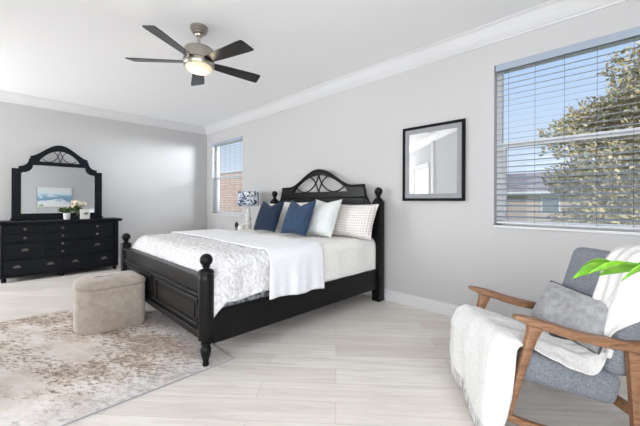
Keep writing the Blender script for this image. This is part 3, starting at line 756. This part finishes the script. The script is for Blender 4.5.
MB().tube([(-.166, 0, .64), (.166, 0, .64)], .003, 6).tube([(0, -.166, .64), (0, .166, .64)], .003, 6).tube([(0, 0, .43), (0, 0, .66)], .005, 8).build('shade_carrier', NICKEL, lp)
jr = thing('lidded_jar', 'short round off-white jar left of the lamp base', 'jar', (-4.44, 2.72, .655))
MB().lathe([(0, 0), (.055, 0), (.06, .01), (.06, .085), (.055, .095), (0, .095)], seg=24).build('jar_body', CERAM, jr)
MB().lathe([(.05, .095), (.05, .105), (.01, .112), (.01, .12), (0, .122)], seg=20).build('lid', CERAM, jr)
cp = thing('potted_succulent', 'tiny dark succulent in grey pot on the nightstand', 'plant', (-4.63, 2.74, .655))
MB().lathe([(0, 0), (.03, 0), (.036, .07), (.031, .07), (.03, .06), (0, .06)], seg=20).build('pot', GREYPOT, cp)
for k, (dx, dy, hh) in enumerate(((0, 0, .10), (.018, .01, .075), (-.018, .006, .065), (.004, -.018, .085))):
    MB().lathe([(0, .055), (.012, .06), (.016, .06+hh*.5), (.012, .06+hh*.85), (0, .06+hh)], (dx, dy, 0), 12).build('stalk', DARKGREEN, cp)
tag(MB().lathe([(0, .0), (.055, .0), (.065, .012), (.06, .012), (.05, .004), (0, .004)], (-4.69, 2.86, .6555), 24, .9, .8).build('trinket_dish', mat('black_dish', (30, 30, 32), .4)), 'small flat black dish at the far end of the nightstand', 'dish')

# ------------------------------------------------------------------ framed picture on the bed wall
pf = thing('framed_picture', 'black framed picture with grey mat and reflective glass between bed and window', 'picture', (-1.477, YB-.009, 1.16), .014)
pw, ph = .33, .795
fr = [(-pw, 0), (pw, 0), (pw, ph), (-pw, ph)]
def inset(d): return [(-pw+d, d), (pw-d, d), (pw-d, ph-d), (-pw+d, ph-d)]
def to_wall(me, y):
    for v in me.vertices: v.co = Vector((v.co.x, y-v.co.z, v.co.y))
    return me
link('frame', to_wall(shape2d([fr, inset(.022)], .03, .003), -.016), FRAMEBLK, pf, angle=35)
link('mat_board', to_wall(shape2d([inset(.018), inset(.072)], .006, .001), -.018), MATBOARD, pf, smooth=False)
link('glazed_print', to_wall(shape2d([inset(.07)], .003), -.016), PRINT, pf, smooth=False)

# canvas on the right wall, seen in the dresser mirror
cv = thing('cloud_canvas', 'soft blue abstract cloud canvas, seen reflected in the dresser mirror', 'painting', (XR-.003, 1.41, .92))
def canvas_mat():
    m = mat('cloud_paint', (220, 226, 230), .9); co = coords(m); s = N(m, 'ShaderNodeSeparateXYZ'); L(m, co, s.inputs[0])
    n = noise_tex(m, coords(m, scale=(1, 1, 1.8)), 3.2, 5, .55, .5)
    ad = N(m, 'ShaderNodeMath', operation='MULTIPLY_ADD'); L(m, n, ad.inputs[0]); ad.inputs[1].default_value = .55; L(m, s.outputs['Z'], ad.inputs[2])
    L(m, ramp(m, ad.outputs[0], [(.30, (236, 234, 228)), (.46, (222, 230, 236)), (.54, (116, 150, 178)), (.66, (150, 184, 206)), (.72, (214, 226, 230)), (.9, (224, 226, 222))]), bsdf(m).inputs['Base Color']); return m
MB().bb((-.035, -.485, 0), (0, .485, .71), .004).build('canvas', canvas_mat(), cv, smooth=False)
for y_ in (-.505, .485): MB().bb((-.04, y_, -.01), (0, y_+.02, .72), .002).build('edge_strip', mat('grey_edge', (150, 156, 160), .6), cv, smooth=False)

# ------------------------------------------------------------------ rocking armchair (local x = toward its back, y = far side, z up)
CH = thing('rocking_chair', 'grey upholstered rocking armchair with walnut arms by the window', 'armchair', (-.5695, 1.972, 0), radians(41.3))
AY = .262
def arm_z(x): return float(cat_rom([Vector((0, 0, z)) for z in (.594, .572, .534, .505, .484, .466, .455)], (x+.01)/.72).z)
def bar(stations, name, parent, m=ARM, sub=0):
    """stations: list of (centre, half width y, half height vec) swept as rounded rectangles"""
    rings = []
    for c, hw_, d_ in stations:
        c = Vector(c); d_ = Vector(d_); y = Vector((0, hw_, 0)); r = .72
        rings.append([c+y*a+d_*b for a, b in ((1, r), (r, 1), (-r, 1), (-1, r), (-1, -r), (-r, -1), (r, -1), (1, -r))])
    return MB().loft(rings).build(name, m, parent, angle=50)
for s_ in (-1, 1):
    y = s_*AY
    st = []
    for k in range(15):
        x = -.01+.72*k/14; hw_ = .024+.010*sin(pi*min(1, k/10)); th = .0155+.006*min(1, k/3); 
        if k == 0: hw_ *= .6; th *= .6
        st.append(((x, y, arm_z(x)-th), hw_, (.15*th, 0, th)))
    bar(st, 'armrest', CH)
    bar([((.105, y, .556), .018, (.052, 0, .0)), ((.088, y, .52), .018, (.034, 0, .006)), ((.068, y, .47), .018, (.026, 0, .006)), ((.035, y, .37), .0175, (.023, 0, .006)), ((.0, y, .25), .017, (.022, 0, .006)), ((-.045, y, .085), .016, (.019, 0, .005))], 'front_leg', CH)
    bar([((.555, y, .475), .018, (.05, 0, 0)), ((.553, y, .42), .018, (.037, 0, 0)), ((.558, y, .25), .0175, (.030, 0, 0)), ((.565, y, .05), .016, (.023, 0, 0))], 'rear_leg', CH)
    st = []
    for k in range(17):
        x = -.12+.915*k/16; z = .0165+.60*(x-.32)**2
        st.append(((x, y, z), .014, (-.6*(x-.32)*.018, 0, .0155)))
    bar(st, 'rocker', CH)
mb = MB()
mb.box((.01, 0, .262), (.03, 2*AY-.02, .05), Matrix.Rotation(.26, 3, 'Y'), .006); mb.build('front_rail', ARM, CH)
mb = MB(); mb.box((.56, 0, .13), (.03, 2*AY-.02, .05), Matrix.Rotation(.26, 3, 'Y'), .006); mb.build('rear_rail', ARM, CH)
# cushions: rounded boxes
def cushion(name, size, M_, bulge, bev):
    mb = MB(); mb.box((0, 0, 0), size, None, bev, 4)
    bmesh.ops.subdivide_edges(mb.bm, edges=[e for e in mb.bm.edges if e.calc_length() > .1], cuts=9, use_grid_fill=True)
    for v in mb.bm.verts:
        fx = max(0, 1-(2*v.co.x/size[0])**2); fy = max(0, 1-(2*v.co.y/size[1])**2); fz = max(0, 1-(2*v.co.z/size[2])**2)
        v.co.z += bulge*fx*fy*(1 if v.co.z > 0 else -.4); v.co.x += .006*fz*fy*(1 if v.co.x > 0 else -1)
    bmesh.ops.transform(mb.bm, matrix=M_, verts=mb.bm.verts); return mb.build(name, CHAIRFAB, CH, angle=75)
TI = radians(15)
cushion('seat_cushion', (.59, .48, .16), Matrix.Translation((.235, 0, .283)) @ Matrix.Rotation(TI, 4, 'Y'), .012, .045)
cushion('back_cushion', (.60, .485, .13), Matrix.Translation((.59, 0, .572)) @ Matrix.Rotation(-radians(73), 4, 'Y'), .012, .05)

# throw on the chair
ST = [  # far edge, point near the cushion corner, near edge
 ((-.112, .250, .130), (-.160, -.296, .055), (-.085, -.302, .055)),
 ((-.114, .258, .260), (-.138, -.272, .170), (-.045, -.296, .170)),
 ((-.108, .262, .370), (-.104, -.226, .330), (-.015, -.284, .320)),
 ((-.066, .258, .448), (-.045, -.190, .452), (.012, -.262, .425)),
 ((.02, .225, .458), (.06, -.180, .452), (.08, -.258, .425)),
 ((.15, .130, .428), (.16, -.200, .420), (.165, -.270, .380)),
 ((.27, .010, .395), (.26, -.205, .390), (.26, -.278, .335)),
 ((.37, -.06, .375), (.36, -.205, .370), (.36, -.278, .318)),
 ((.44, -.09, .410), (.45, -.21, .40), (.45, -.24, .385)),
 ((.475, -.08, .52), (.482, -.20, .51), (.49, -.236, .500)),
 ((.520, -.08, .70), (.53, -.232, .69), (.615, -.290, .635)),
 ((.575, -.085, .85), (.585, -.235, .85), (.66, -.296, .800)),
 ((.67, -.085, .905), (.68, -.235, .895), (.73, -.298, .850)),
 ((.775, -.085, .85), (.775, -.21, .85), (.785, -.296, .82)),
 ((.78, -.085, .66), (.78, -.21, .64), (.79, -.29, .62)),
]
FE, ME, NE = [[Vector(r[k]) for r in ST] for k in range(3)]
def cpt(u, v):
    a, m_, b = cat_rom(FE, u), cat_rom(ME, u), cat_rom(NE, u); f = .78
    if v < f:
        t = v/f; p = a.lerp(m_, t)
    else:
        t = (v-f)/(1-f); p = m_.lerp(b, t)
    d = max(0, 1-abs(v-f)/.16)      # soften the turn over the cushion edge
    return p.lerp((a.lerp(m_, .86)+m_.lerp(b, .4))/2, .35*d*d)
def cthrow(u, v):
    p = cpt(u, v); e = .012
    n = (cpt(u, min(v+e, 1))-cpt(u, max(v-e, 0))).cross(cpt(min(u+e, 1), v)-cpt(max(u-e, 0), v))
    n = n.normalized() if n.length > 1e-9 else Vector((0, 0, 1))
    c = Vector((.22, .05, .28)) if u < .6 else Vector((.72, 0, .6))
    if n.dot(p-c) < 0: n = -n
    w_ = 1 if u > .3 else .6
    f = .005*w_*sin(v*15+3*sin(u*5))+.007*fn(u*9, v*4, 0, 1.6)+.004*fn(u*22, v*9, 3, 1.5)+(.006*sin(v*22+u*7) if u > .55 else 0)
    if u < .22: f += (.009*sin(v*9+1)+.010*fn(v*5, u*3, 1, 1.7))*(.22-u)*4
    return p+n*(f+.010)
cts = tag(thing('knit_throw', None, None, (-.5695, 1.972, 0), radians(41.3)), 'cream white fringed throw draped over the rocking chair seat and back', 'throw')
MB().grid(160, 64, cthrow).build('throw_cloth', KNIT, cts, solid=.008, angle=80)
mb = MB(); rnd = random.Random(2)
for k in range(72):
    p = cthrow(0, k/71); q = p+Vector((rnd.uniform(-.008, .004), rnd.uniform(-.008, .008), -max(.005, min(.075, p.z-.006)))); mb.tube([p+Vector((0, 0, .006)), (p+q)/2+Vector((rnd.uniform(-.004, .004), rnd.uniform(-.004, .004), 0)), q], [.0028, .0026, .0018], 5)
tag(mb.build('fringe', KNIT, cts), None, kind='stuff')
# grey cushion on the chair
gc = pillow('throw_pillow', 'silver grey velvet pillow with dark piping on the rocking chair', .42, .27, .16, CUSH, (0, 0, 0), radians(30), 0, roll=radians(0), piping=PIPE, conc=.06, seed=9)
Mch = Matrix.Translation((-.5695, 1.972, 0)) @ Matrix.Rotation(radians(41.3), 4, 'Z')
gc.matrix_world = Mch @ Matrix.Translation((.375, -.015, .402)) @ Matrix.Rotation(radians(-78), 4, 'Z') @ Matrix.Rotation(radians(4), 4, 'Y')

# ------------------------------------------------------------------ leafy floor plant at the right
pp = thing('floor_plant', 'bright green leafy frond reaching in front of the rocking chair', 'plant', (.52, .75, 0))
MB().lathe([(0, 0), (.12, 0), (.13, .01), (.17, .32), (.175, .34), (.16, .34), (.15, .30), (0, .30)], seg=28).build('planter', CERAM, pp)
MB().lathe([(0, .301), (.148, .301), (0, .305)], seg=20).build('soil', SOIL, pp)
def frond(pts, n, ll, lw, seed, first=.25, tw=.0, dr=0):
    rnd = random.Random(seed); P = [Vector(p) for p in pts]
    MB().tube([cat_rom(P, k/24) for k in range(25)], [.008-.006*k/24 for k in range(25)], 7).build('stem', BRIGHTLEAF, pp)
    for i in range(n):
        t = first+(1-first)*(i//2+ .5*(i % 2))/((n-1)/2+.001) if n > 1 else 1
        t = min(t, 1); p = cat_rom(P, t); d = (cat_rom(P, min(1, t+.02))-cat_rom(P, t-.03)).normalized()
        side = d.cross(Vector((0, 0, 1))).normalized()*(1 if i % 2 else -1)
        ax = (d*.75+side*(.55 if i < n-1 else 0)+Vector((0, 0, rnd.uniform(-.25, .08)-dr))).normalized(); q = (Matrix.Rotation(tw, 3, ax) @ ax.cross(Vector((0, 0, 1)))).normalized(); nn = q.cross(ax)
        l_ = ll*(1-.25*t)*rnd.uniform(.85, 1.1); w2 = lw*rnd.uniform(.85, 1.1)
        def lf(u, v):
            wv = w2*sin(pi*min(1, u**.8))*(1-.25*u); s_ = (v-.5)*2
            return p+ax*l_*u+q*wv*s_+nn*(.25*w2*abs(s_)*sin(pi*u)-.12*l_*u*u)
        mb = MB(); mb.grid(12, 7, lf); mb.build('leaf', BRIGHTLEAF, pp, solid=.0012, angle=80)
# local coords relative to the pot; the first frond reaches left in front of the chair
frond([(-.02, .02, .30), (-.06, .06, .70), (-.22, .13, .965), (-.40, .16, 1.018), (-.55, .16, 1.012)], 17, .105, .017, 21, .50, .8, .16)
frond([(.02, -.02, .30), (.12, -.1, .62), (.3, -.2, .78), (.42, -.26, .78)], 11, .12, .022, 23)
